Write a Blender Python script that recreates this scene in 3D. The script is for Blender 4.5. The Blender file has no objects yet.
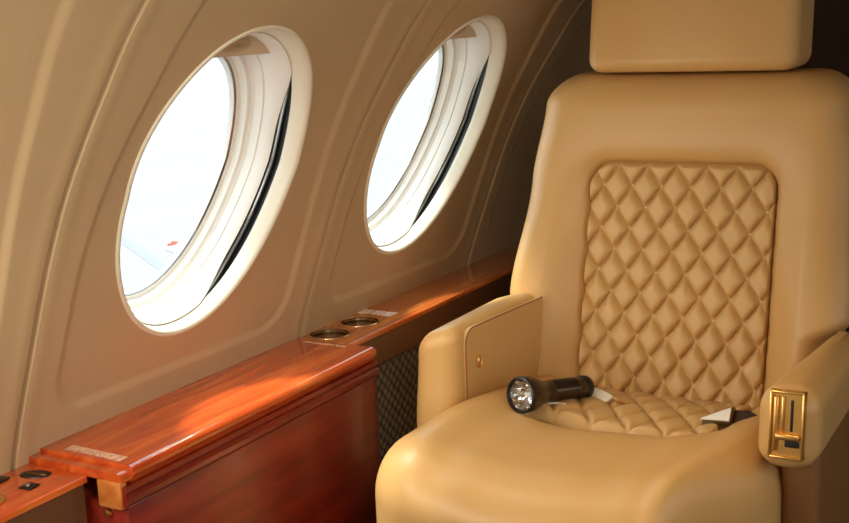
import bpy, bmesh, math, random
from mathutils import Vector, Matrix
C = bpy.context.scene
COL = C.collection
PI = math.pi
CZ = 0.93                      # eye height above the cabin floor; heights below are written relative to the eye
random.seed(7)

# ------------------------------------------------------------------ materials
def lin(c):
    f = lambda v: v/12.92 if v <= .04045 else ((v+.055)/1.055)**2.4
    return tuple(f(x/255.) for x in c) + (1,)

def mat(name, rgb, rough=.5, metal=0., coat=0., bump=None, var=0., spec=.5, vscale=6., stretch=(1,1,1)):
    """bump=(scale, distance): fine noise grain; var: soft colour variation"""
    m = bpy.data.materials.new(name); m.use_nodes = True
    nt = m.node_tree; b = nt.nodes['Principled BSDF']
    b.inputs['Base Color'].default_value = lin(rgb)
    b.inputs['Roughness'].default_value = rough
    b.inputs['Metallic'].default_value = metal
    b.inputs['Coat Weight'].default_value = coat
    b.inputs['Coat Roughness'].default_value = .06
    b.inputs['Specular IOR Level'].default_value = spec
    if bump or var:
        tc = nt.nodes.new('ShaderNodeTexCoord')
        mp = nt.nodes.new('ShaderNodeMapping'); mp.inputs['Scale'].default_value = stretch
        nt.links.new(tc.outputs['Object'], mp.inputs['Vector'])
    if var:
        n = nt.nodes.new('ShaderNodeTexNoise'); n.inputs['Scale'].default_value = vscale; n.inputs['Detail'].default_value = 4
        nt.links.new(mp.outputs['Vector'], n.inputs['Vector'])
        r = nt.nodes.new('ShaderNodeValToRGB')
        k = lin(rgb)
        r.color_ramp.elements[0].position = .3; r.color_ramp.elements[1].position = .7
        r.color_ramp.elements[0].color = tuple(min(1, k[i]*(1-var)) for i in range(3)) + (1,)
        r.color_ramp.elements[1].color = tuple(min(1, k[i]*(1+var)) for i in range(3)) + (1,)
        nt.links.new(n.outputs['Fac'], r.inputs['Fac']); nt.links.new(r.outputs['Color'], b.inputs['Base Color'])
    if bump:
        n = nt.nodes.new('ShaderNodeTexNoise'); n.inputs['Scale'].default_value = bump[0]; n.inputs['Detail'].default_value = 3
        nt.links.new(mp.outputs['Vector'], n.inputs['Vector'])
        bp = nt.nodes.new('ShaderNodeBump'); bp.inputs['Distance'].default_value = bump[1]; bp.inputs['Strength'].default_value = .5
        nt.links.new(n.outputs['Fac'], bp.inputs['Height']); nt.links.new(bp.outputs['Normal'], b.inputs['Normal'])
    return m

def wood(name, dark, mid, light, rough=.2, coat=1.):
    m = bpy.data.materials.new(name); m.use_nodes = True
    nt = m.node_tree; b = nt.nodes['Principled BSDF']
    tc = nt.nodes.new('ShaderNodeTexCoord')
    mp = nt.nodes.new('ShaderNodeMapping'); mp.inputs['Scale'].default_value = (26, 3.2, 26)
    nt.links.new(tc.outputs['Object'], mp.inputs['Vector'])
    n = nt.nodes.new('ShaderNodeTexNoise'); n.inputs['Scale'].default_value = 1.6; n.inputs['Detail'].default_value = 6
    n.inputs['Distortion'].default_value = .9
    nt.links.new(mp.outputs['Vector'], n.inputs['Vector'])
    r = nt.nodes.new('ShaderNodeValToRGB'); e = r.color_ramp.elements
    e[0].position = .28; e[0].color = lin(dark); e[1].position = .72; e[1].color = lin(light)
    x = e.new(.5); x.color = lin(mid)
    nt.links.new(n.outputs['Fac'], r.inputs['Fac'])
    mp2 = nt.nodes.new('ShaderNodeMapping'); mp2.inputs['Scale'].default_value = (260, 9, 260)
    nt.links.new(tc.outputs['Object'], mp2.inputs['Vector'])
    n2 = nt.nodes.new('ShaderNodeTexNoise'); n2.inputs['Scale'].default_value = 1.; n2.inputs['Detail'].default_value = 2
    nt.links.new(mp2.outputs['Vector'], n2.inputs['Vector'])
    mx = nt.nodes.new('ShaderNodeMix'); mx.data_type = 'RGBA'; mx.blend_type = 'MULTIPLY'; mx.inputs[0].default_value = .35
    nt.links.new(r.outputs['Color'], mx.inputs[6]); nt.links.new(n2.outputs['Color'], mx.inputs[7])
    nt.links.new(mx.outputs[2], b.inputs['Base Color'])
    b.inputs['Roughness'].default_value = rough
    b.inputs['Coat Weight'].default_value = coat; b.inputs['Coat Roughness'].default_value = .04
    return m

def glass(name, tint=(.84, .88, .90), gloss=.06):
    m = bpy.data.materials.new(name); m.use_nodes = True
    nt = m.node_tree; nt.nodes.remove(nt.nodes['Principled BSDF']); out = nt.nodes['Material Output']
    t = nt.nodes.new('ShaderNodeBsdfTransparent'); t.inputs['Color'].default_value = tint + (1,)
    g = nt.nodes.new('ShaderNodeBsdfGlossy'); g.inputs['Roughness'].default_value = .03
    mx = nt.nodes.new('ShaderNodeMixShader')
    lw = nt.nodes.new('ShaderNodeLayerWeight'); lw.inputs['Blend'].default_value = gloss
    nt.links.new(lw.outputs['Fresnel'], mx.inputs['Fac'])
    nt.links.new(t.outputs[0], mx.inputs[1]); nt.links.new(g.outputs[0], mx.inputs[2])
    nt.links.new(mx.outputs[0], out.inputs['Surface'])
    return m

def mesh_cloth(name):
    m = bpy.data.materials.new(name); m.use_nodes = True
    nt = m.node_tree; b = nt.nodes['Principled BSDF']
    tc = nt.nodes.new('ShaderNodeTexCoord')
    mp = nt.nodes.new('ShaderNodeMapping'); mp.inputs['Rotation'].default_value = (PI/4, 0, 0); mp.inputs['Scale'].default_value = (0, 80, 80)
    nt.links.new(tc.outputs['Object'], mp.inputs['Vector'])
    v = nt.nodes.new('ShaderNodeTexVoronoi'); v.inputs['Scale'].default_value = 1.; v.inputs['Randomness'].default_value = .12
    nt.links.new(mp.outputs['Vector'], v.inputs['Vector'])
    r = nt.nodes.new('ShaderNodeValToRGB'); e = r.color_ramp.elements
    e[0].position = .15; e[0].color = lin((120, 110, 98)); e[1].position = .62; e[1].color = lin((40, 35, 30))
    nt.links.new(v.outputs['Distance'], r.inputs['Fac']); nt.links.new(r.outputs['Color'], b.inputs['Base Color'])
    bp = nt.nodes.new('ShaderNodeBump'); bp.inputs['Distance'].default_value = .002; bp.invert = True
    nt.links.new(v.outputs['Distance'], bp.inputs['Height']); nt.links.new(bp.outputs['Normal'], b.inputs['Normal'])
    b.inputs['Roughness'].default_value = .6
    return m

def print_mat(name, bg, ink, sx, sy, thr=.5):
    """tiny unreadable rows of print on a pale label"""
    m = bpy.data.materials.new(name); m.use_nodes = True
    nt = m.node_tree; b = nt.nodes['Principled BSDF']; b.inputs['Roughness'].default_value = .4
    tc = nt.nodes.new('ShaderNodeTexCoord')
    mp = nt.nodes.new('ShaderNodeMapping'); mp.inputs['Scale'].default_value = (sx, sy, 1)
    nt.links.new(tc.outputs['Object'], mp.inputs['Vector'])
    n = nt.nodes.new('ShaderNodeTexNoise'); n.inputs['Scale'].default_value = 1.; n.inputs['Detail'].default_value = 1
    nt.links.new(mp.outputs['Vector'], n.inputs['Vector'])
    r = nt.nodes.new('ShaderNodeValToRGB'); e = r.color_ramp.elements; r.color_ramp.interpolation = 'CONSTANT'
    e[0].position = 0; e[0].color = lin(bg); e[1].position = thr; e[1].color = lin(ink)
    nt.links.new(n.outputs['Fac'], r.inputs['Fac']); nt.links.new(r.outputs['Color'], b.inputs['Base Color'])
    return m

M = {}
M['leather'] = mat('tan_leather', (206, 163, 102), .38, bump=(520, .0003), var=.04, spec=.4)
M['leather_quilt'] = mat('tan_quilt_leather', (209, 168, 108), .38, bump=(520, .0004), spec=.4)
M['thread'] = mat('cream_thread', (236, 214, 170), .6)
M['side_leather'] = mat('brown_side_leather', (136, 92, 50), .5, bump=(500, .0006))
M['wall'] = mat('beige_wall_vinyl', (182, 154, 117), .5, bump=(700, .0004), var=.03)
M['cream'] = mat('cream_plastic', (218, 207, 184), .42)
M['white'] = mat('white_plastic', (240, 238, 230), .35)
M['reveal'] = mat('ivory_reveal', (234, 231, 222), .4)
M['rubber'] = mat('black_seal_rubber', (22, 22, 24), .35)
M['steel'] = mat('seal_metal', (150, 152, 155), .25, metal=1.)
M['shade'] = mat('tan_shade', (204, 182, 150), .55)
M['shade_tab'] = mat('brown_shade_tab', (182, 154, 116), .45)
M['glass'] = glass('window_acrylic')
M['lens'] = glass('clear_lens', (.97, .97, .97), .15)
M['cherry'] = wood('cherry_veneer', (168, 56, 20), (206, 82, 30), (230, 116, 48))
M['cherry_light'] = wood('light_cherry_edge', (190, 104, 44), (208, 126, 58), (224, 148, 76), .3, .4)
M['cherry_far'] = wood('orange_cherry_veneer', (182, 80, 30), (214, 112, 46), (236, 146, 72))
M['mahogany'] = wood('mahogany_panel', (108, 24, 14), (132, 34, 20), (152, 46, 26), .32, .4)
M['fascia'] = mat('brown_fascia_leather', (100, 62, 36), .5, bump=(500, .0006))
M['mesh'] = mesh_cloth('dark_woven_mesh')
M['gold'] = mat('gold_plate', (240, 192, 112), .32, metal=1.)
M['pale_gold'] = mat('pale_gold_rim', (236, 206, 160), .18, metal=1.)
M['darkslot'] = mat('dark_slot', (20, 14, 9), .6)
M['well'] = mat('dark_well_metal', (120, 100, 62), .22, metal=1.)
M['black'] = mat('black_plastic', (18, 17, 17), .35)
M['gunmetal'] = mat('gunmetal_anodised', (84, 74, 62), .26, metal=.85)
M['chrome'] = mat('chrome', (225, 225, 225), .08, metal=1.)
M['webbing'] = mat('dark_brown_webbing', (58, 40, 28), .8, bump=(300, .001))
M['white_web'] = mat('white_webbing', (240, 234, 216), .6)
M['carpet'] = mat('brown_carpet', (84, 62, 44), .95, bump=(300, .004), var=.15, vscale=80)
M['bulkhead'] = mat('dark_brown_bulkhead', (70, 40, 22), .6)
M['ceiling'] = mat('cream_headliner', (206, 186, 156), .7)
M['apron'] = mat('pale_concrete', (119, 121, 121), .9, var=.03, vscale=.4)
M['marking'] = mat('grey_apron_line', (107, 109, 111), .8)
M['paint'] = mat('white_aircraft_paint', (120, 123, 127), .3, coat=.5)
M['red_lens'] = mat('red_lens', (214, 66, 44), .2)
M['placard'] = print_mat('placard_print', (232, 190, 160), (150, 74, 48), 900, 260, .56)
M['placard_white'] = print_mat('white_placard_print', (240, 226, 214), (190, 160, 140), 420, 420, .62)

# ------------------------------------------------------------------ object helpers
LOC = {}
def world_of(o): return LOC.get(o.name, Vector((0, 0, 0)))

def obj(name, bm, m, parent=None, smooth=True, angle=.75):
    """link the bmesh (built in eye-relative metres) as one mesh object"""
    bm.normal_update()
    if smooth:
        for f in bm.faces: f.smooth = True
        for e in bm.edges:
            if len(e.link_faces) == 2 and e.calc_face_angle(0) > angle: e.smooth = False
    if parent is not None:
        base = world_of(parent)
    else:
        vs = [v.co for v in bm.verts]
        mn = Vector((min(v.x for v in vs), min(v.y for v in vs), min(v.z for v in vs)))
        mx = Vector((max(v.x for v in vs), max(v.y for v in vs), max(v.z for v in vs)))
        base = Vector(((mn.x+mx.x)/2, (mn.y+mx.y)/2, mn.z + CZ))
    sh = Vector((0, 0, CZ)) - base
    for v in bm.verts: v.co += sh
    me = bpy.data.meshes.new(name); bm.to_mesh(me); bm.free()
    me.materials.append(m)
    o = bpy.data.objects.new(name, me); COL.objects.link(o)
    if parent is not None: o.parent = parent
    else: o.location = base
    LOC[o.name] = base
    return o

def thing(name, label, cat, at, group=None):
    o = bpy.data.objects.new(name, None); COL.objects.link(o)
    o.location = (at[0], at[1], at[2] + CZ); LOC[o.name] = Vector(o.location)
    o.empty_display_size = .05
    o['label'] = label; o['category'] = cat
    if group: o['group'] = group
    return o

def structure(o, label, cat):
    o['kind'] = 'structure'; o['label'] = label; o['category'] = cat
    return o

def struct_root(name, label, cat, at=(0, 0, 0)):
    o = thing(name, label, cat, at); o['kind'] = 'structure'; return o

def grid_bm(nu, nv, fn, bm=None, close_u=False):
    bm = bm or bmesh.new()
    vs = [[bm.verts.new(fn(i, j)) for i in range(nu)] for j in range(nv)]
    for j in range(nv-1):
        for i in range(nu if close_u else nu-1):
            a, b = vs[j][i], vs[j][(i+1) % nu]; c, d = vs[j+1][(i+1) % nu], vs[j+1][i]
            bm.faces.new((a, b, c, d))
    return bm, vs

def box(bm, x0, x1, y0, y1, z0, z1, bev=0, seg=2):
    r = bmesh.ops.create_cube(bm, size=1.)
    for v in r['verts']:
        v.co = Vector(((x0+x1)/2 + v.co.x*(x1-x0), (y0+y1)/2 + v.co.y*(y1-y0), (z0+z1)/2 + v.co.z*(z1-z0)))
    if bev:
        es = list({e for v in r['verts'] for e in v.link_edges})
        bmesh.ops.bevel(bm, geom=es, offset=bev, segments=seg, profile=.5, affect='EDGES')
    return bm

def rbox(x0, x1, y0, y1, z0, z1, r, step=.012, seg=6, disp=None, bm=None):
    """box with spherical corners of radius r, sampled finely enough to be displaced"""
    bm = bm or bmesh.new()
    h = Vector(((x1-x0)/2, (y1-y0)/2, (z1-z0)/2)); c = Vector(((x0+x1)/2, (y0+y1)/2, (z0+z1)/2))
    def samples(H):
        k = [-H + r - r*math.tan(PI/4*(1-i/seg)) for i in range(seg)]
        n = max(1, int(2*(H-r)/step)); k += [-H + r + 2*(H-r)*i/n for i in range(n+1)]
        k += [H - r + r*math.tan(PI/4*(i/seg)) for i in range(1, seg+1)]
        return k
    S = [samples(h.x), samples(h.y), samples(h.z)]
    cache = {}
    def vert(p):
        key = tuple(round(a, 6) for a in p)
        if key in cache: return cache[key]
        inn = Vector([max(-h[i]+r, min(h[i]-r, p[i])) for i in range(3)])
        d = Vector(p) - inn
        q = inn + (d.normalized()*r if d.length > 1e-9 else d) + c
        if disp: q = disp(q)
        v = bm.verts.new(q); cache[key] = v; return v
    for ax in range(3):
        u, w = (ax+1) % 3, (ax+2) % 3
        for sgn in (-1, 1):
            for i in range(len(S[u])-1):
                for j in range(len(S[w])-1):
                    q = []
                    for (a, b) in ((i, j), (i+1, j), (i+1, j+1), (i, j+1)):
                        p = [0, 0, 0]; p[ax] = sgn*h[ax]; p[u] = S[u][a]; p[w] = S[w][b]; q.append(vert(p))
                    if len(set(q)) < 4: continue
                    bm.faces.new(q if sgn > 0 else q[::-1])
    return bm

def lathe(bm, prof, n=40, T=None, caps=True):
    """prof: [(radius, height)...] around local z; T places it"""
    T = T or Matrix.Identity(4)
    rings = []
    for r, z in prof:
        rings.append([bm.verts.new(T @ Vector((r*math.cos(2*PI*i/n), r*math.sin(2*PI*i/n), z))) for i in range(n)])
    for a, b in zip(rings, rings[1:]):
        for i in range(n): bm.faces.new((a[i], a[(i+1) % n], b[(i+1) % n], b[i]))
    if caps:
        bm.faces.new(rings[0][::-1]); bm.faces.new(rings[-1])
    return bm

def tube(bm, pts, r, n=8, closed=False):
    pts = [Vector(p) for p in pts]; rings = []; N = len(pts)
    for k, p in enumerate(pts):
        if closed: d = pts[(k+1) % N] - pts[k-1]
        else: d = pts[min(k+1, N-1)] - pts[max(k-1, 0)]
        d.normalize(); a = d.orthogonal() if k == 0 else (a - d*a.dot(d))
        a.normalize(); b = d.cross(a)
        rings.append([bm.verts.new(p + (a*math.cos(2*PI*i/n) + b*math.sin(2*PI*i/n))*r) for i in range(n)])
    pr = list(zip(rings, rings[1:])) + ([(rings[-1], rings[0])] if closed else [])
    for A, B in pr:
        for i in range(n): bm.faces.new((A[i], A[(i+1) % n], B[(i+1) % n], B[i]))
    if not closed:
        bm.faces.new(rings[0][::-1]); bm.faces.new(rings[-1])
    return bm

def extrude_profile(bm, prof, y0, y1, n=1, shear=None):
    """closed x-z profile swept along y"""
    rows = []
    for k in range(n+1):
        y = y0 + (y1-y0)*k/n
        rows.append([bm.verts.new((x + (shear(y) if shear else 0), y, z)) for x, z in prof])
    m = len(prof)
    for A, B in zip(rows, rows[1:]):
        for i in range(m): bm.faces.new((A[i], A[(i+1) % m], B[(i+1) % m], B[i]))
    bm.faces.new(rows[0][::-1]); bm.faces.new(rows[-1])
    bmesh.ops.recalc_face_normals(bm, faces=bm.faces[:])
    return bm

def smooth01(t): t = max(0., min(1., t)); return t*t*(3-2*t)
def lerp(a, b, t): return a + (b-a)*t
def interp(x, xs, ys):
    if x <= xs[0]: return ys[0]
    for i in range(len(xs)-1):
        if x <= xs[i+1]: return lerp(ys[i], ys[i+1], smooth01((x-xs[i])/(xs[i+1]-xs[i])))
    return ys[-1]
def interl(x, xs, ys):
    if x <= xs[0]: return ys[0]
    for i in range(len(xs)-1):
        if x <= xs[i+1]: return lerp(ys[i], ys[i+1], (x-xs[i])/(xs[i+1]-xs[i]))
    return ys[-1]
def sd_rrect(x, y, hx, hy, r):
    qx, qy = abs(x)-hx+r, abs(y)-hy+r
    return math.hypot(max(qx, 0), max(qy, 0)) + min(max(qx, qy), 0) - r

# ------------------------------------------------------------------ cabin sidewall profile (x inward, z up; eye at 0,0)
KP = [(-1.0, -.95), (-.995, -.70), (-.975, -.53), (-.955, -.43), (-.918, -.325), (-.877, -.22), (-.838, -.14),
      (-.787, -.06), (-.728, .02), (-.61, .14), (-.45, .25), (-.24, .34), (0, .375)]
def catmull(P, n=24):
    out = []
    for i in range(len(P)-1):
        p0 = P[max(i-1, 0)]; p1 = P[i]; p2 = P[i+1]; p3 = P[min(i+2, len(P)-1)]
        for k in range(n):
            t = k/n
            out.append(tuple(.5*((2*p1[a]) + (-p0[a]+p2[a])*t + (2*p0[a]-5*p1[a]+4*p2[a]-p3[a])*t*t + (-p0[a]+3*p1[a]-3*p2[a]+p3[a])*t**3) for a in (0, 1)))
    out.append(P[-1]); return out
PR = catmull(KP)
SS = [0]
for a, b in zip(PR, PR[1:]): SS.append(SS[-1] + math.hypot(b[0]-a[0], b[1]-a[1]))
i0 = min(range(len(PR)), key=lambda i: abs(PR[i][1]+.43) + (0 if PR[i][0] < -.9 else 9))
S0 = SS[i0]; SS = [s - S0 for s in SS]                         # s = 0 where the ledge meets the wall
def wall_pt(s):
    lo, hi = 0, len(SS)-1
    if s <= SS[0]: return Vector((PR[0][0], 0, PR[0][1])), Vector((1, 0, 0))
    if s >= SS[-1]: return Vector((PR[-1][0], 0, PR[-1][1])), Vector((0, 0, -1))
    while hi-lo > 1:
        m = (lo+hi)//2
        if SS[m] <= s: lo = m
        else: hi = m
    t = (s-SS[lo])/(SS[hi]-SS[lo])
    x = lerp(PR[lo][0], PR[hi][0], t); z = lerp(PR[lo][1], PR[hi][1], t)
    j0, j1 = max(lo-4, 0), min(hi+4, len(PR)-1)
    tx, tz = PR[j1][0]-PR[j0][0], PR[j1][1]-PR[j0][1]; L = math.hypot(tx, tz)
    return Vector((x, 0, z)), Vector((tz/L, 0, -tx/L))          # inward normal
def W(y, s, d=0):                                              # d: into the cabin
    p, n = wall_pt(s); return Vector((p.x + n.x*d, y, p.z + n.z*d))

Y0, PITCH = .80, .506
SC, WB = .278, .194
WIN = {-2: (.245, .146), -1: (.245, .146), 0: (.242, .1475), 1: (.235, .161)}   # centre inside the panel, half width
STOP = SS[-1]

def egg(q): return .15*max(0., q-SC)                        # the openings lean forward and narrow towards the top

def panel_depth(y, s, y0, y1):
    """raised border round the recessed window field, rolled edges at the seams"""
    top = .70
    lean = .045*smooth01((s-.16)/.5)                            # the recess narrows upwards
    hx = (y1-y0)/2 - .052 - lean; yc = (y0+y1)/2 - .002
    sd = sd_rrect(y-yc, s-(top+.040)/2, hx, (top-.040)/2, .045)
    d = .0034*smooth01((sd+.005)/.014)
    e = min(y-y0, y1-y)
    d -= .010*(1-smooth01(e/.0045))
    d += .0010*math.exp(-((e-.012)/.010)**2)
    return d

def wall_panel(parent, i, window=True):
    y0, y1 = Y0 + PITCH*i, Y0 + PITCH*(i+1)
    s0, s1 = -.03, STOP
    if not window:
        bm, _ = grid_bm(90, 90, lambda a, b: W(y0+(y1-y0)*a/89, s0+(s1-s0)*b/89,
                        panel_depth(y0+(y1-y0)*a/89, s0+(s1-s0)*b/89, y0, y1)))
        return obj('sidewall_panel', bm, M['wall'], parent)
    wc, wa = WIN[i]; yc = y0 + wc
    ths = [2*PI*k/600 for k in range(600)]
    for cy, cs in ((y0, s0), (y1, s0), (y1, s1), (y0, s1)): ths.append(math.atan2(cs-SC, cy-yc) % (2*PI))
    ths = sorted(set(ths))
    def bound(th):
        c, s = math.cos(th), math.sin(th); t = 9
        if c > 1e-9: t = min(t, (y1-yc)/c)
        if c < -1e-9: t = min(t, (y0-yc)/c)
        if s > 1e-9: t = min(t, (s1-SC)/s)
        if s < -1e-9: t = min(t, (s0-SC)/s)
        return t
    NR = 110
    def fn(a, b):
        th = ths[a]; c, s = math.cos(th), math.sin(th)
        re = 1/math.sqrt((c/(wa+.002))**2 + (s/(WB+.002))**2); R = bound(th)
        t = min(1., b/(NR-13)); Q = R
        if b > NR-13: t = 1.
        R *= .968
        r = re + (R-re)*t if R < .5 else (re + (.32-re)*(t/.75) if t < .75 else lerp(.32, R, (t-.75)/.25))
        R = Q
        if b > NR-13: r = R*lerp(.968, 1., (b-(NR-13))/12)
        y, q = yc + r*c, SC + r*s
        y -= egg(q)*max(0, min(1, (R-r)/max(R-re, 1e-6)))
        return W(y, q, panel_depth(y, q, y0, y1))
    bm, _ = grid_bm(len(ths), NR, fn, close_u=True)
    bmesh.ops.reverse_faces(bm, faces=bm.faces[:])
    return obj('sidewall_panel', bm, M['wall'], parent)

def window(i, label):
    """deep oval cabin window: soft bezel lip, dark seal gap, stepped ivory reveal, outer pane"""
    y0 = Y0 + PITCH*i; wc, wa = WIN[i]; yc = y0 + wc
    nrm = Vector((.998, 0, -.12)); N = 120
    def P(k, off, d):
        th = 2*PI*k/N
        q = SC + (WB+off)*math.sin(th)
        return W(yc + (wa+off)*math.cos(th) - egg(q), q) + nrm*d
    p0 = P(0, 0, 0)
    root = struct_root('window_%d' % (i+1), label, 'window', (wall_pt(SC)[0].x, yc, wall_pt(SC)[0].z))
    def ring(name, prof, m, angle=.6):
        bm, _ = grid_bm(N, len(prof), lambda a, b: P(a, prof[b][0], prof[b][1]), close_u=True)
        return obj(name, bm, m, root, angle=angle)
    def gap(k):                                                 # the seal gap opens on the aft side
        return smooth01((math.cos(2*PI*k/N + .22) - .50)/.42)
    ring('bezel', [(.0045, -.003), (.004, .0005), (.002, .0024), (-.001, .0018), (-.003, -.002), (-.0042, -.007), (-.0055, -.014), (-.006, -.0205), (-.0045, -.0215), (.004, -.0215)], M['cream'], 1.2)
    s = ring('seal', [(.003, -.021), (.003, -.044), (-.008, -.045)], M['rubber'])
    bm = bmesh.new()
    tube(bm, [P(k, -.0025, -.0245-.010*gap(k)) for k in range(N)], .0022, 8, True)
    obj('seal_strip', bm, M['steel'], s)
    RV = [(-.003, 0, 1), (-.0075, .0045, 1), (-.0095, .002, 1), (-.0125, -.046, 0), (-.0133, -.0530, 0), (-.0150, -.0538, 0), (-.0165, -.0645, 0), (-.0178, -.0658, 0), (-.0190, -.068, 0),
          (-.0235, -.0695, 0), (-.025, -.076, 0), (-.0255, -.079, 0), (-.032, -.0805, 0), (-.034, -.088, 0), (-.008, -.090, 0)]
    def rv(a, b):
        off, d, fl = RV[b]
        return P(a, off, (-.0225 + d - .018*gap(a)) if fl else d)
    bm, _ = grid_bm(N, len(RV), rv, close_u=True)
    obj('reveal', bm, M['reveal'], root, angle=.5)
    ring('pane_gasket', [(-.0295, -.0812), (-.0305, -.0795), (-.0318, -.0795), (-.0328, -.0815)], M['steel'], 1.2)
    # outer pane, a thin solid oval
    bm = bmesh.new()
    for d in (-.084, -.0855):
        ctr = bm.verts.new(sum((P(k, -.033, d) for k in range(N)), Vector())/N)
        vs = [bm.verts.new(P(k, -.033, d)) for k in range(N)]
        for k in range(N): bm.faces.new((ctr, vs[k], vs[(k+1) % N]))
    obj('pane', bm, M['glass'], root)
    # shade drawn up at the top of the opening
    zc = wall_pt(SC)[0]
    bm = bmesh.new()
    sb = SC + WB*.80
    ks = [k for k in range(N) if SC + (WB-.006)*math.sin(2*PI*k/N) > sb]
    out = []
    for d in (-.0365, -.041):
        row = [bm.verts.new(P(k, -.0085, d)) for k in ks]
        e0 = bm.verts.new(W(row[-1].co.y, sb) + nrm*d); e1 = bm.verts.new(W(row[0].co.y, sb) + nrm*d)
        loop = row + [e0, e1]; bm.faces.new(loop); out.append(loop)
    n = len(out[0])
    for k in range(n): bm.faces.new((out[0][k], out[0][(k+1) % n], out[1][(k+1) % n], out[1][k]))
    bmesh.ops.recalc_face_normals(bm, faces=bm.faces[:])
    sh = obj('shade', bm, M['shade'], root)
    bm = bmesh.new()
    def tabp(a, b):
        th = 2*PI*a/32; r = 1 - b/6
        return W(yc - .022 + .026*r*math.cos(th), sb + .014 + .009*r*math.sin(th)) + nrm*(-.036 + .004*math.sqrt(max(0, 1-r*r)))
    bm, _ = grid_bm(32, 6, tabp, bm, True)
    obj('pull_tab', bm, M['shade_tab'], sh)
    return root

# ------------------------------------------------------------------ room shell
wl = struct_root('wall_left', 'curved beige cabin sidewall of moulded panels with oval windows', 'wall', (-.95, 1., -.43))
for i in (-2, -1, 0, 1): wall_panel(wl, i)
wall_panel(wl, 2, False); wall_panel(wl, 3, False)
bm, _ = grid_bm(2, 12, lambda a, b: W((-.25, 2.82)[a], SS[0] + (-.03-SS[0])*b/11, -.012))
obj('lower_lining', bm, M['bulkhead'], wl)
window(0, 'larger oval cabin window above the red wood table cabinet')
window(1, 'oval cabin window above the cup holders, nearest the seat')
for i in (-1, -2):
    w = window(i, 'oval cabin window further forward along the left sidewall')
    w.name = 'window_%d' % (2-i)
wr = struct_root('wall_right', 'opposite curved beige cabin sidewall', 'wall', (.95, 1., -.43))
for ch in list(wl.children):
    c = ch.copy(); COL.objects.link(c); c.parent = wr
wr.scale.x = -1
bm = bmesh.new(); box(bm, -1.05, 1.05, -.30, 2.82, -CZ-.05, -CZ)
structure(obj('floor', bm, M['carpet']), 'brown carpeted cabin floor under the seat', 'floor')
bm = bmesh.new(); box(bm, -1.05, 1.05, 2.76, 2.81, -CZ, .42)
structure(obj('wall_back', bm, M['bulkhead']), 'dark brown bulkhead behind the tan seat', 'wall')
bm = bmesh.new(); box(bm, -1.05, 1.05, -.33, -.28, -CZ, .42)
structure(obj('wall_front', bm, M['ceiling']), 'cream bulkhead at the front of the cabin', 'wall')

# ------------------------------------------------------------------ outside
bm = bmesh.new(); box(bm, -300, -1.6, -150, 300, -2.75, -2.65)
structure(obj('ground', bm, M['apron']), 'bright pale airport apron seen through the windows', 'ground')
wg = thing('aircraft_wing', 'white aircraft wing tip with red light, outside the larger window', 'wing', (-3.8, 5.6, -1.75))
bm = bmesh.new()
def wing(a, b):
    t = b/12; x = lerp(-1.3, -6.35, t); ch = lerp(1.5, .42, t); yl = lerp(4.9, 7.02, t); z = lerp(-1.90, -1.72, t)
    th = 2*PI*a/28
    return Vector((x, yl + ch*(.5-.5*math.cos(th)), z + .075*ch*math.sin(th)*(1.2-.5*(.5-.5*math.cos(th)))))
bm, vs = grid_bm(28, 13, wing, bm, True)
bm.faces.new(vs[0][::-1]); bm.faces.new(vs[-1]); bmesh.ops.recalc_face_normals(bm, faces=bm.faces[:])
obj('wing_skin', bm, M['paint'], wg)
bm = bmesh.new()
T = Matrix.Translation((-6.36, 7.13, -1.70)) @ Matrix.Rotation(PI/2, 4, 'X')
lathe(bm, [(.004, -.06), (.024, -.045), (.034, 0), (.024, .045), (.004, .06)], 20, T)
obj('tip_light', bm, M['red_lens'], wg)
bm = bmesh.new(); box(bm, -1.9, 1.9, -.07, .07, -2.65, -2.646)
bmesh.ops.transform(bm, matrix=Matrix.Translation((-10.2, 10.75, 0)) @ Matrix.Rotation(math.atan2(-1.23, 1.76), 4, 'Z'), verts=bm.verts[:])
structure(obj('trim_1', bm, M['marking']), 'faint grey line painted on the apron outside', 'ground marking')

# ------------------------------------------------------------------ wood ledges
LZ = -.43
def ledge_profile(xf, zt, zb, nose=.007):
    p = [(-.953, zt), (xf-nose, zt)]
    for k in range(1, 7): a = PI/2*(1-k/6); p.append((xf-nose+nose*math.cos(a), zt-nose+nose*math.sin(a)))
    p += [(xf, zb), (-.953, zb)]
    return p

# far ledge beside the seat
fl = thing('side_ledge', 'orange wood side ledge with two cup holders running behind the seat', 'ledge', (-.91, 1.6, -.93))
def far_top():
    bm = bmesh.new()
    holes = [(-.9222, 1.338), (-.9190, 1.4110)]; R = .0255
    extrude_profile(bm, ledge_profile(-.866, LZ, LZ-.007, .004), 1.302, 1.97, 1)
    return bm
bm = far_top()
top = obj('ledge_top', bm, M['cherry_far'], fl, angle=.35)
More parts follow.
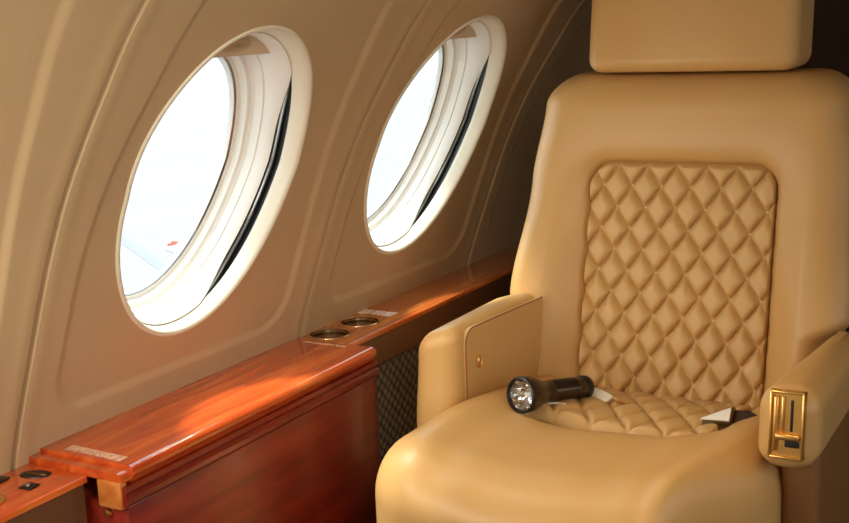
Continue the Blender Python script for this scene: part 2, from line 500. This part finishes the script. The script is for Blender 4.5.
# holes for the cup holders are cut through the top
cut = bmesh.new()
for (x, y) in ((-.9222, 1.338), (-.9190, 1.4110)):
    lathe(cut, [(.0285, LZ-.06), (.0285, LZ+.03)], 48, Matrix.Translation((x, y, 0)))
bmesh.ops.recalc_face_normals(cut, faces=cut.faces[:])
cme = bpy.data.meshes.new('cut'); 
for v in cut.verts: v.co += Vector((0, 0, CZ)) - LOC[fl.name]
cut.to_mesh(cme); cut.free()
co = bpy.data.objects.new('cut', cme); COL.objects.link(co); co.location = fl.location
bo = top.modifiers.new('b', 'BOOLEAN'); bo.operation = 'DIFFERENCE'; bo.object = co; bo.solver = 'EXACT'
bpy.context.view_layer.update()
dg = bpy.context.evaluated_depsgraph_get()
nm = bpy.data.meshes.new_from_object(top.evaluated_get(dg)); top.modifiers.clear(); top.data = nm
bpy.data.objects.remove(co)
for (x, y), lb in zip(((-.9222, 1.338), (-.9190, 1.4110)), ('empty gold rimmed cup holder nearest the table', 'gold rimmed cup holder beside the white placards')):
    bm = bmesh.new(); T = Matrix.Translation((x, y, 0))
    lathe(bm, [(.0272, LZ-.004), (.0274, LZ+.0006), (.0284, LZ+.0014), (.0297, LZ+.001), (.0302, LZ)], 56, T, caps=False)
    rim = obj('cup_holder', bm, M['pale_gold'], fl); rim['label'] = lb
    bm = bmesh.new()
    lathe(bm, [(.0274, LZ-.001), (.0266, LZ-.019), (.026, LZ-.050), (.002, LZ-.050)], 48, T, caps=False)
    obj('cup_well', bm, M['well'], rim)
for k, (x, y) in enumerate(((-.9425, 1.466), (-.9215, 1.4655), (-.9015, 1.465))):
    bm = bmesh.new(); box(bm, x-.0085, x+.0085, y-.0105, y+.0105, LZ, LZ+.0008, .0002, 1)
    obj('placard', bm, M['placard_white'], fl)['label'] = 'small white placard beyond the cup holders'
bm = bmesh.new(); box(bm, -.96, -.8675, 1.304, 1.97, -.481, LZ-.0073, .004, 3)
obj('fascia', bm, M['fascia'], fl)
bm = bmesh.new(); box(bm, -.96, -.884, 1.304, 1.97, -.90, -.4815, .002, 1)
obj('mesh_panel', bm, M['mesh'], fl)['label'] = 'dark woven mesh panel below the ledge'
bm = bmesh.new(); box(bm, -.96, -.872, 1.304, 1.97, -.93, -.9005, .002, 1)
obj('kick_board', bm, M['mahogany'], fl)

# near console with the switches
nc = thing('switch_console', 'orange wood side console with black switches, at the lower left corner', 'console', (-.91, .3, -.93))
NZ = LZ - .010
bm = bmesh.new(); extrude_profile(bm, ledge_profile(-.8695, NZ, NZ-.007, .003), -.26, .8185, 1)
obj('console_top', bm, M['cherry'], nc, angle=.35)
bm = bmesh.new(); box(bm, -.96, -.8725, -.26, .8175, -.93, NZ-.0073, .003, 2)
obj('console_front', bm, M['fascia'], nc)
bm = bmesh.new()
def oval(bm, x, y, rx, ry, z0, z1, rot=0, n=40, inner=.0):
    T = Matrix.Translation((x, y, 0)) @ Matrix.Rotation(rot, 4, 'Z') @ Matrix.Diagonal((rx, ry, 1, 1))
    if inner: lathe(bm, [(1, z0), (1, z1-.0006), (.97, z1), (inner+.03, z1), (inner, z1-.0006), (inner, z0)], n, T, caps=False)
    else: lathe(bm, [(1, z0), (1, z1-.0006), (.95, z1), (.02, z1)], n, T, caps=True)
oval(bm, -.921, .799, .0165, .0105, NZ, NZ+.0012, .35)
jack = obj('reading_light_switch', bm, M['black'], nc)
bm = bmesh.new(); oval(bm, -.919, .797, .0125, .0022, NZ+.0012, NZ+.0022, .25)
obj('switch_rocker', bm, M['well'], jack)
def square(x, y, h, rot=.1):
    bm = bmesh.new(); box(bm, -h, h, -h, h, NZ, NZ+.0022, .001, 2)
    bmesh.ops.transform(bm, matrix=Matrix.Translation((x, y, 0)) @ Matrix.Rotation(rot, 4, 'Z'), verts=bm.verts[:])
    b = obj('push_button', bm, M['black'], nc)
    bm = bmesh.new(); oval(bm, x-.002, y, h*.35, h*.35, NZ+.0022, NZ+.0028)
    obj('button_icon', bm, M['chrome'], b)
square(-.9005, .772, .0075)
square(-.9445, .770, .0095)
bm = bmesh.new(); oval(bm, -.913, .722, .0235, .0235, NZ, NZ+.003, 0, 48, .72)
rg = obj('outlet_ring', bm, M['gold'], nc)
bm = bmesh.new(); oval(bm, -.913, .722, .0165, .0165, NZ-.0005, NZ+.0005)
obj('outlet_socket', bm, M['black'], rg)

# stowed table cabinet
tb = thing('table_cabinet', 'glossy red wood cabinet with a stowed folding table below the larger window', 'cabinet', (-.88, 1.06, -.93))
def sweep(prof, y0, y1): 
    bm = bmesh.new(); return extrude_profile(bm, prof, y0, y1, 1)
lid = [(-.953, -.4285), (-.829, -.4285)]
for k in range(1, 9):
    a = PI/2 - PI*k/8*.62; lid.append((-.829+.0075*math.cos(a), -.436+.0075*math.sin(a)))
lid += [(-.8265, -.4465), (-.850, -.4465), (-.850, -.4415), (-.953, -.4415)]
obj('table_lid', sweep(lid, .835, 1.298), M['cherry'], tb, angle=.35)
strip = [(-.953, -.4325), (-.832, -.4325)]
for k in range(1, 7):
    a = PI/2*(1-k/6); strip.append((-.832+.008*math.cos(a), -.4405+.008*math.sin(a)))
strip += [(-.823, -.4415), (-.953, -.4415)]
obj('end_strip', sweep(strip, .820, .8345), M['cherry'], tb, angle=.35)
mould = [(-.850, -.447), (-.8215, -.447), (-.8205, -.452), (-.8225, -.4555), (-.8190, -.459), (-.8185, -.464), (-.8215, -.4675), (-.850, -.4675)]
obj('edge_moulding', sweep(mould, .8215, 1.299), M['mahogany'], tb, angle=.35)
bm = bmesh.new(); box(bm, -.858, -.8265, .8195, .8290, -.471, -.4418, .0015, 2)
obj('end_block', bm, M['cherry_light'], tb)
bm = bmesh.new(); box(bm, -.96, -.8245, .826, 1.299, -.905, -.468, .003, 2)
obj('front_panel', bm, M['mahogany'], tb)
bm = bmesh.new(); box(bm, -.96, -.835, .83, 1.297, -.93, -.9055)
obj('plinth', bm, M['black'], tb)
bm = bmesh.new(); lathe(bm, [(.0015, 0), (.004, .001), (.004, .004), (.001, .005)], 16, Matrix.Translation((-.850, .8255, -.4785)) @ Matrix.Rotation(PI/2, 4, 'X'))
obj('latch_pin', bm, M['gold'], tb)
bm = bmesh.new(); box(bm, -.040, .040, -.0062, .0062, -.4284, -.4279, .0002, 1)
bmesh.ops.transform(bm, matrix=Matrix.Translation((-.884, .8475, 0)) @ Matrix.Rotation(-.04, 4, 'Z'), verts=bm.verts[:])
obj('placard', bm, M['placard'], tb)['label'] = 'pale printed placard strip at the near end of the lid'
bm = bmesh.new(); box(bm, -.928, -.862, 1.283, 1.289, -.4284, -.4279, .0002, 1)
obj('placard', bm, M['placard'], tb)['label'] = 'thin pale placard strip at the far end of the lid'

# ------------------------------------------------------------------ the seat
XC = -.497
seat = thing('cabin_seat', 'tan leather cabin seat with diamond quilted back and headrest', 'seat', (XC, 1.4, -.93))
PHW, PZ0, PZ1 = .127, -.575, -.214                       # quilted field: half width, bottom, top
PZM, PHH = (PZ0+PZ1)/2, (PZ1-PZ0)/2
def plane_y(z): return 1.52 + .22*(z+.53)

def half_width(z):
    return interp(z, [-.62, -.47, -.43, -.395, -.24, -.13, -.093], [.200, .207, .214, .2445, .226, .212, .205])
def back_mesh():
    bm = bmesh.new(); zt, zb = -.0925, -.62
    T, r = .12, .045
    zs = [zb + (zt-.045-zb)*k/100 for k in range(101)] + [zt-.045 + .045*math.sin(PI/2*k/12) for k in range(1, 13)]
    NF = 120
    rows = []
    for z in zs:
        q = max(0, z-(zt-.045))/.045; ins = .045*(1-math.sqrt(max(0, 1-q*q)))
        w = half_width(z) - ins*.8; f0 = -.026 + ins*.9; f1 = T - ins*.6
        loop = []
        # front face (left to right), rounded corners, then the back
        rr = min(r, (f1-f0)/2*.95)
        for k in range(9):
            a = PI - PI/2*k/8; loop.append((-w+rr+rr*math.cos(a), f0+rr-rr*math.sin(a), rr))
        for k in range(1, NF):
            loop.append((-w+rr+(2*w-2*rr)*k/NF, f0, rr))
        for k in range(9):
            a = PI/2 - PI/2*k/8; loop.append((w-rr+rr*math.cos(a), f0+rr-rr*math.sin(a), rr))
        for k in range(9):
            a = -PI/2*k/8; loop.append((w-rr+rr*math.cos(a), f1-rr-rr*math.sin(a), rr))
        for k in range(1, 10): loop.append((w-rr-(2*w-2*rr)*k/10, f1, rr))
        for k in range(9):
            a = -PI/2 - PI/2*k/8; loop.append((-w+rr+rr*math.cos(a), f1-rr-rr*math.sin(a), rr))
        row = []
        for (x, d, _) in loop:
            if d < f0+rr*1.01 and ins < .044:
                sd = sd_rrect(x, z-PZM, PHW, PHH, .030)
                g = .50*math.exp(-max(sd, 0)/.028) + .50*math.exp(-max(sd, 0)/.0035)
                bol = .030*smooth01((-.20-z)/.25)*smooth01((abs(x)-.13)/.05)      # side bolsters grow towards the seat
                d = d + (.036*g - bol)*(1-smooth01((d-f0)/rr))
            row.append(bm.verts.new((XC + x, plane_y(z) + d, z)))
        rows.append(row)
    m = len(rows[0])
    for A, B in zip(rows, rows[1:]):
        for i in range(m): bm.faces.new((A[i], A[(i+1) % m], B[(i+1) % m], B[i]))
    bm.faces.new(rows[0][::-1]); bm.faces.new(rows[-1])
    bmesh.ops.recalc_face_normals(bm, faces=bm.faces[:])
    return bm
obj('backrest', back_mesh(), M['leather'], seat, angle=1.2)

def tri(t): return abs((t+.5) % 1 - .5)*2                 # 0 on the seam, 1 mid-diamond
def quilt_h(a, b, H):
    u, v = tri(a), tri(b)
    return H*(1-(1-u)**5)*(1-(1-v)**5)
PX, PV = .0415, .0590
def quilt_back():
    nx, nz = 230, 320
    def fn(i, j):
        u = -1+2*i/(nx-1); v = -1+2*j/(nz-1)
        x, z = u*(PHW+.002), v*(PHH+.002)
        # squeeze the sheet's corners onto the rounded outline
        rc = .030; ax, az = abs(x)-(PHW+.002-rc), abs(z)-(PHH+.002-rc)
        if ax > 0 and az > 0 and math.hypot(ax, az) > 1e-9:
            k = max(ax, az)/math.hypot(ax, az)
            x = math.copysign(PHW+.002-rc+ax*k, x); z = math.copysign(PHH+.002-rc+az*k, z)
        sd = sd_rrect(x, z, PHW+.002, PHH+.002, rc)
        Z = z + PZM; s = (PZ1-Z)*1.024; xx = x + .006
        a, b = xx/PX + s/PV, xx/PX - s/PV
        h = quilt_h(a, b, .0125)*smooth01((-sd+.002)/.004) + .003
        edge = smooth01((-sd+.001)/.003)
        d = -(h*edge) + .008*(1-smooth01((-sd+.001)/.003))
        d -= .006*(1-(x/PHW)**2)*0
        return Vector((XC + x, plane_y(Z) + d, Z + d*.2))
    bm, _ = grid_bm(nx, nz, fn)
    return bm
qb = obj('quilted_back', quilt_back(), M['leather_quilt'], seat, angle=3)
qb['label'] = 'diamond quilted leather field with cream stitching'
def stitch(fnpos, lines, step, L, r):
    bm = bmesh.new()
    for (p, q) in lines:
        n = int((q-p).length/step); d = (q-p).normalized()
        for k in range(n):
            c = p + d*(step*(k+.5)); P0, P1 = fnpos(c-d*L/2), fnpos(c+d*L/2)
            if P0 is None or P1 is None: continue
            tube(bm, [P0, (P0+P1)/2, P1], r, 5)
    return bm
def back_lines():
    out = []
    # a = const and b = const families in (x, s): x' = x+.006
    for fam in (1, -1):
        for k in range(-14, 15):
            pts = []
            for e in range(0, 400):
                s = e/400*.37; x = (k - fam*s/PV)*PX - .006
                if abs(x) < PHW-.004 and .006 < s < .35: pts.append(Vector((x, s, 0)))
            if len(pts) > 8: out.append((pts[0], pts[-1]))
    return out
def back_pos(p):
    Z = PZ1 - p.y/1.024
    if sd_rrect(p.x, Z-PZM, PHW, PHH, .03) > -.006: return None
    return Vector((XC+p.x, plane_y(Z)-.0036, Z))
obj('stitching', stitch(back_pos, back_lines(), .0052, .0032, .00055), M['thread'], qb)

# headrest
def hr_d(q):
    u = (q.x-(-.4935))/.145
    if q.y < 1.64: q.y += .010*u*u
    q.y += .16*(q.z+.085)
    return q
bm = rbox(-.640, -.350, 1.583, 1.70, -.0895, .135, .020, disp=hr_d)
hr = obj('headrest', bm, M['leather'], seat, angle=1.2)
for x in (-.565, -.425):
    bm = bmesh.new(); tube(bm, [(x, 1.68, -.14), (x, 1.685, -.06)], .007, 12)
    obj('headrest_post', bm, M['chrome'], hr)

# cushion
def crest(x):
    return interp(x, [-.76, -.70, -.655, -.61, -.54, -.44, -.37, -.32, -.28], [-.476, -.468, -.470, -.483, -.491, -.487, -.478, -.464, -.460])
QX, QHX, QY0, QY1 = XC, .128, 1.285, 1.60
def cush_d(q):
    top = smooth01((q.z+.60)/.12)                          # 1 on the upper surface, 0 down the sides
    back = smooth01((q.y-1.22)/.30)
    base = -.475
    dz = (crest(q.x) - base) - .030*back
    sd = sd_rrect(q.x-QX, q.y-(QY0+QY1)/2, QHX, (QY1-QY0)/2, .05)
    dz -= .034*smooth01(-(sd-.012)/.045)
    q.z += dz*top
    front = smooth01((1.22-q.y)/.15)
    q.y -= .020*front*(1-((q.x-XC)/.25)**2)
    if q.x > XC: q.x -= .055*smooth01((1.27-q.y)/.19)*((q.x-XC)/.21)**2
    return q
bm = rbox(-.720, -.284, 1.075, 1.535, -.72, -.475, .070, step=.008, seg=14, disp=cush_d)
cu = obj('cushion', bm, M['leather'], seat, angle=1.2)
def pad_z(x, y):
    t = (y-QY0)/(1.53-QY0)
    z = lerp(-.505, -.532, t) + .010*math.sin(PI*min(1, t))
    return z + .020*smooth01((-.50-x)/.12)*(1-t)*.9
def quilt_seat():
    nx, ny = 150, 150
    def fn(i, j):
        x = -QHX + 2*QHX*i/(nx-1); y = QY0 + .02 + (1.545-QY0-.02)*j/(ny-1)
        a, b = (x+.006)/.047 + y/.075, (x+.006)/.047 - y/.075
        e = smooth01((QHX-abs(x))/.014)*smooth01((y-QY0-.02)/.014)
        h = (quilt_h(a, b, .0070)+.002)*e - .010*(1-e)
        return Vector((QX+x, y, pad_z(QX+x, y) + h))
    return grid_bm(nx, ny, fn)[0]
qs = obj('quilted_seat', quilt_seat(), M['leather_quilt'], seat, angle=3)
qs['label'] = 'diamond quilted leather pad on the seat'

# armrests
def arm(x0, x1, yf, zb, inner, taper, r):
    """inner = +1 when the sitter's side faces +x"""
    def d(q):
        if (q.x-(x0+x1)/2)*inner > 0: q.x += inner*taper*max(0, q.y-yf-.02)
        u = (q.x-(x0+x1)/2)/((x1-x0)/2)*inner
        k = smooth01((q.z+.50)/.05)
        q.z += (.010*u if inner > 0 else -.006)*k
        q.y -= .012*smooth01((-.42-q.z)/.1)
        return q
    return rbox(x0, x1, yf, 1.50, zb, -.392, r, step=.012, seg=8, disp=d)
la = obj('armrest', arm(-.752, -.690, 1.272, -.64, 1, .09, .024), M['leather'], seat, angle=1.2)
la['label'] = 'tan leather armrest on the window side'
# inner side panel with piping along its edge
def ix(y): return -.690 + .09*max(0, y-1.292) + .0005
bm = bmesh.new()
pp = [(1.296, -.63), (1.296, -.412)]
for k in range(1, 8): a = PI - PI/2*k/7; pp.append((1.316+.020*math.cos(a), -.412+.020*math.sin(a)))
pp += [(1.495, -.392), (1.495, -.63)]
A = [bm.verts.new((ix(y)-.003, y, z)) for y, z in pp]; B = [bm.verts.new((ix(y)+.003, y, z)) for y, z in pp]
bm.faces.new(A); bm.faces.new(B[::-1])
for k in range(len(pp)): bm.faces.new((A[k], B[k], B[(k+1) % len(pp)], A[(k+1) % len(pp)]))
bmesh.ops.recalc_face_normals(bm, faces=bm.faces[:])
ip = obj('inner_panel', bm, M['leather'], la)
bm = bmesh.new(); tube(bm, [(ix(y)+.0026, y, z) for y, z in pp[:-1]], .0010, 8)
obj('piping', bm, M['side_leather'], la)
bm = bmesh.new()
T = Matrix.Translation((ix(1.325)+.003, 1.325, -.440)) @ Matrix.Rotation(PI/2, 4, 'Y') @ Matrix.Diagonal((1.15, .85, 1, 1))
lathe(bm, [(.0072, 0), (.0072, .002), (.0056, .0032), (.0048, .0022), (.001, .0026)], 28, T)
obj('button', bm, M['gold'], la)
ra = obj('armrest', arm(-.304, -.238, 1.222, -.487, -1, -.09, .028), M['leather'], seat, angle=1.2)
ra['label'] = 'tan leather armrest with a gold latch on its front'
# gold ashtray-like latch in the armrest's front
yl = 1.218
bm = bmesh.new()
def frame(bm, x0, x1, z0, z1, w, y0, y1):
    for (a, b, c, d) in ((x0, x0+w, z0, z1), (x1-w, x1, z0, z1), (x0, x1, z1-w, z1), (x0, x1, z0, z0+w)):
        box(bm, a, b, y0, y1, c, d, .0007, 2)
TILT = Matrix.Translation((0, 1.216, -.435)) @ Matrix.Rotation(-.115, 4, 'X') @ Matrix.Translation((0, -1.216, .435))
def tl(bm): bmesh.ops.transform(bm, matrix=TILT, verts=bm.verts[:]); return bm
frame(bm, -.2865, -.2505, -.470, -.398, .0028, 1.2125, 1.224)
lt = obj('latch_plate', tl(bm), M['gold'], ra)
bm = bmesh.new(); box(bm, -.285, -.252, 1.2165, 1.224, -.469, -.400)
obj('plate_back', tl(bm), M['gold'], lt)
bm = bmesh.new(); box(bm, -.2825, -.2775, 1.2125, 1.218, -.462, -.404, .0015, 3); box(bm, -.2745, -.2715, 1.2135, 1.218, -.447, -.404, .001, 2)
obj('latch_bar', tl(bm), M['gold'], lt)
bm = bmesh.new(); box(bm, -.2655, -.2625, 1.2155, 1.2175, -.441, -.407, .0009, 2)
obj('slot', tl(bm), M['darkslot'], lt)
bm = bmesh.new(); box(bm, -.2795, -.2545, 1.209, 1.2175, -.4495, -.4425, .0022, 4)
obj('latch_lever', tl(bm), M['gold'], lt)
bm = bmesh.new(); box(bm, -.2700, -.2550, 1.2145, 1.2172, -.4575, -.4505, .001, 2)
obj('slot', tl(bm), M['darkslot'], lt)
# lower side shells and the pedestal
for x0, x1, y in ((-.286, -.244, 1.262), (-.750, -.708, 1.30)):
    obj('side_shell', rbox(x0, x1, y, 1.56, -.84, -.47, .014), M['side_leather'], seat, angle=1.2)
bm = bmesh.new(); box(bm, -.72, -.28, 1.16, 1.56, -.80, -.70, .01, 2); box(bm, -.62, -.37, 1.24, 1.5, -.93, -.79, .01, 2)
obj('pedestal', bm, M['black'], seat)

# ------------------------------------------------------------------ things on the seat
def frame_from(p, q):
    d = (Vector(q)-Vector(p)).normalized(); return Matrix.Translation(p) @ d.to_track_quat('Z', 'Y').to_matrix().to_4x4()
hp = Vector((-.606, 1.284, -.4635)); tp = Vector((-.568, 1.405, -.484))
fd = (tp-hp).normalized()
ft = thing('flashlight', 'black metal flashlight lying on the seat against the window side armrest', 'flashlight', (hp.x, hp.y, -.486))
T = frame_from(hp, tp); L = (tp-hp).length
bm = bmesh.new(); lathe(bm, [(.0205, -.001), (.0222, .0), (.0225, .004), (.0225, .012), (.0205, .022), (.0160, .034), (.0142, .040), (.0142, .043)], 48, T, caps=False)
hd = obj('head', bm, M['gunmetal'], ft)
bm = bmesh.new(); lathe(bm, [(.0188, .002), (.0205, -.0015), (.0222, -.001), (.0229, .001), (.0229, .0045), (.0222, .0055)], 48, T, caps=False)
obj('bezel_ring', bm, M['black'], hd)
bm = bmesh.new()
def refl(a, b):
    r = .0192*(1-b/8*.86); k = 1 + .05*math.cos(a*PI)*(1-b/8)
    return T @ Vector((r*math.cos(2*PI*a/36), r*math.sin(2*PI*a/36), .003 + .015*(1-(r/.0192)**2)*k))
bm, vs = grid_bm(36, 9, refl, bm, True)
bmesh.ops.recalc_face_normals(bm, faces=bm.faces[:])
obj('reflector', bm, M['chrome'], hd, angle=.15)
bm = bmesh.new(); lathe(bm, [(.0026, .017), (.0024, .010), (.001, .008)], 16, T)
obj('bulb', bm, M['white'], hd)
bm = bmesh.new(); lathe(bm, [(.019, .0025), (.019, .0015), (.001, .0012)], 40, T)
obj('lens', bm, M['lens'], hd)
bm = bmesh.new(); pr = [(.014, .043), (.014, .052)]
for k in range(22): z = .054+.0022*k; pr += [(.0143, z), (.0138, z+.0011)]
pr += [(.0143, .104), (.0143, L-.014)]
lathe(bm, pr, 40, T)
obj('barrel', bm, M['gunmetal'], ft)
bm = bmesh.new(); lathe(bm, [(.0143, L-.0135), (.0152, L-.0125), (.0152, L-.003), (.0136, L), (.001, L+.0005)], 40, T)
obj('tail_cap', bm, M['black'], ft)
bm = bmesh.new(); lathe(bm, [(.0042, .0115), (.0042, .0142), (.002, .0150)], 20, T @ Matrix.Translation((0, 0, .049)) @ Matrix.Rotation(PI/2, 4, 'Y') @ Matrix.Rotation(0, 4, 'Z'))
obj('switch_button', bm, M['rubber'], ft)

# seat belt halves: webbing rising out of the crease, metal at the end
def slab(pts, w, t, side):
    """strip through pts, width w along 'side', thickness t"""
    bm = bmesh.new(); side = Vector(side).normalized(); rows = []
    for k, p in enumerate(pts):
        p = Vector(p); d = (Vector(pts[min(k+1, len(pts)-1)])-Vector(pts[max(k-1, 0)])).normalized(); n = d.cross(side).normalized()
        rows.append([bm.verts.new(p + side*w/2*a + n*t/2*b) for a, b in ((-1, -1), (1, -1), (1, 1), (-1, 1))])
    for A, B in zip(rows, rows[1:]):
        for i in range(4): bm.faces.new((A[i], A[(i+1) % 4], B[(i+1) % 4], B[i]))
    bm.faces.new(rows[0][::-1]); bm.faces.new(rows[-1]); bmesh.ops.recalc_face_normals(bm, faces=bm.faces[:])
    return bm
bb = thing('seat_belt_buckle', 'silver seat belt buckle in the seat crease beside the gold latch armrest', 'seat belt', (-.376, 1.385, -.52))
R = Matrix.Translation((-.384, 1.372, -.505)) @ Matrix.Rotation(-.12, 4, 'Z') @ Matrix.Rotation(-.22, 4, 'Y') @ Matrix.Rotation(.42, 4, 'X')
bm = bmesh.new()
ply = [(-.030, .000), (.018, .026), (.024, -.012), (-.010, -.022), (-.030, -.014)]
def prism(bm, ply, z0, z1, bev=.0012):
    A = [bm.verts.new((x, y, z0)) for x, y in ply]; B = [bm.verts.new((x, y, z1)) for x, y in ply]
    fs = [bm.faces.new(A[::-1]), bm.faces.new(B)]
    for k in range(len(ply)): fs.append(bm.faces.new((A[k], A[(k+1) % len(ply)], B[(k+1) % len(ply)], B[k])))
    bmesh.ops.bevel(bm, geom=list({e for f in fs for e in f.edges}), offset=bev, segments=2, affect='EDGES', profile=.5)
    return bm
prism(bm, ply, 0, .012)
bmesh.ops.transform(bm, matrix=R, verts=bm.verts[:])
bk = obj('buckle_body', bm, M['well'], bb)
bm = bmesh.new(); prism(bm, [(-.020, .003), (.016, .021), (.020, -.004)], .0122, .0150, .0008)
bmesh.ops.transform(bm, matrix=R, verts=bm.verts[:])
obj('release_flap', bm, M['white'], bk)
bm = bmesh.new(); box(bm, -.026, .002, -.0235, -.0185, .003, .0085, .0008, 2)
bmesh.ops.transform(bm, matrix=R @ Matrix.Rotation(-.25, 4, 'Z'), verts=bm.verts[:])
obj('tongue_slot', bm, M['darkslot'], bk)
bm = slab([R @ Vector((.018, .006, .006)), R @ Vector((.034, .006, .004)), R @ Vector((.052, .004, -.012))], .036, .003, R.to_3x3() @ Vector((0, 1, 0)))
obj('webbing', bm, M['webbing'], bb)
bt = thing('seat_belt_tongue', 'white seat belt strap end with gold tongue beside the flashlight tail', 'seat belt', (-.56, 1.41, -.51))
bm = slab([(-.590, 1.415, -.494), (-.572, 1.411, -.4905), (-.552, 1.405, -.492), (-.534, 1.400, -.497)], .016, .004, (.35, .94, .25))
obj('strap', bm, M['white_web'], bt)
TP = Matrix.Translation((-.521, 1.406, -.499)) @ Vector((.40, .42, 1.)).to_track_quat('Z', 'X').to_matrix().to_4x4()
bm = bmesh.new(); box(bm, -.011, .011, -.009, .009, -.0012, .0012, .0008, 2)
bmesh.ops.transform(bm, matrix=TP, verts=bm.verts[:])
obj('tongue_plate', bm, M['gold'], bt)
wt = slab([(-.606, 1.318, -.486), (-.585, 1.335, -.486), (-.572, 1.342, -.488)], .012, .002, (.6, -.75, .15))
cd = obj('paper_tag', wt, M['white_web']); cd['label'] = 'small white paper tag under the flashlight barrel'; cd['category'] = 'tag'

# ------------------------------------------------------------------ light
w = bpy.data.worlds.new('overcast'); C.world = w; w.use_nodes = True
bg = w.node_tree.nodes['Background']; bg.inputs['Color'].default_value = (.90, .965, 1, 1); bg.inputs['Strength'].default_value = 3.6
def area(name, at, to, sx, sy, power, col, spread=180):
    l = bpy.data.lights.new(name, 'AREA'); l.shape = 'ELLIPSE'; l.size = sx; l.size_y = sy; l.energy = power; l.color = col
    l.spread = math.radians(spread)
    o = bpy.data.objects.new(name, l); COL.objects.link(o); o.location = (at[0], at[1], at[2]+CZ)
    o.rotation_euler = (Vector(to)-Vector(at)).to_track_quat('-Z', 'Y').to_euler()
    return o
s = bpy.data.lights.new('sun', 'SUN'); s.energy = 9.0; s.angle = math.radians(11); s.color = (1, .93, .82)
so = bpy.data.objects.new('sun', s); COL.objects.link(so); so.location = (-5, 1, 6)
so.rotation_euler = Vector((.42, .0, -.907)).to_track_quat('-Z', 'Y').to_euler()
# daylight in the opposite row of windows
for y in (1.05, .54, .03):
    area('daylight_right', (.80, y, -.13), (-.6, y+.25, -.42), .26, .36, .45, (1., .95, .86))
# daylight in the windows ahead of the seat on its own side
for y in (.54, .03):
    area('daylight_left', (-.86, y, -.22), (-.24, y+.9, -.16), .26, .28, 1.5, (1., .93, .80))
# unseen strip, added to highlight lid and seat, and warm lamps in the headliner
o = area('added_strip', (-.655, 1.12, .085), (-.05, 1.22, -.30), .012, .9, 1.6, (1., .86, .62))
o.data.shape = 'RECTANGLE'
area('reading_light', (-.30, 1.14, .28), (-.26, 1.10, -.5), .07, .07, .15, (1., .68, .34), 60)
area('ceiling_wash', (.10, .25, .30), (-.90, .85, -.15), .25, .5, 2.0, (1., .88, .70), 80)

# ------------------------------------------------------------------ camera
f = 1200.
Yv = Vector((690, -275, f)).normalized()
Xv = Vector((2150, 158, -f)); Xv = (Xv - Yv*Xv.dot(Yv)).normalized()
Zv = Xv.cross(Yv)
cam = bpy.data.cameras.new('camera'); cam.sensor_width = 36; cam.lens = f/849*36; cam.clip_start = .02
co = bpy.data.objects.new('camera', cam); COL.objects.link(co); C.camera = co
right = Vector((Xv.x, Yv.x, Zv.x)); up = -Vector((Xv.y, Yv.y, Zv.y)); back = -Vector((Xv.z, Yv.z, Zv.z))
co.matrix_world = Matrix(((right.x, up.x, back.x, 0), (right.y, up.y, back.y, 0), (right.z, up.z, back.z, CZ), (0, 0, 0, 1)))
C.view_settings.view_transform = 'Standard'; C.view_settings.look = 'None'
C.view_settings.exposure = .1; C.view_settings.gamma = 1; C.view_settings.use_curve_mapping = False
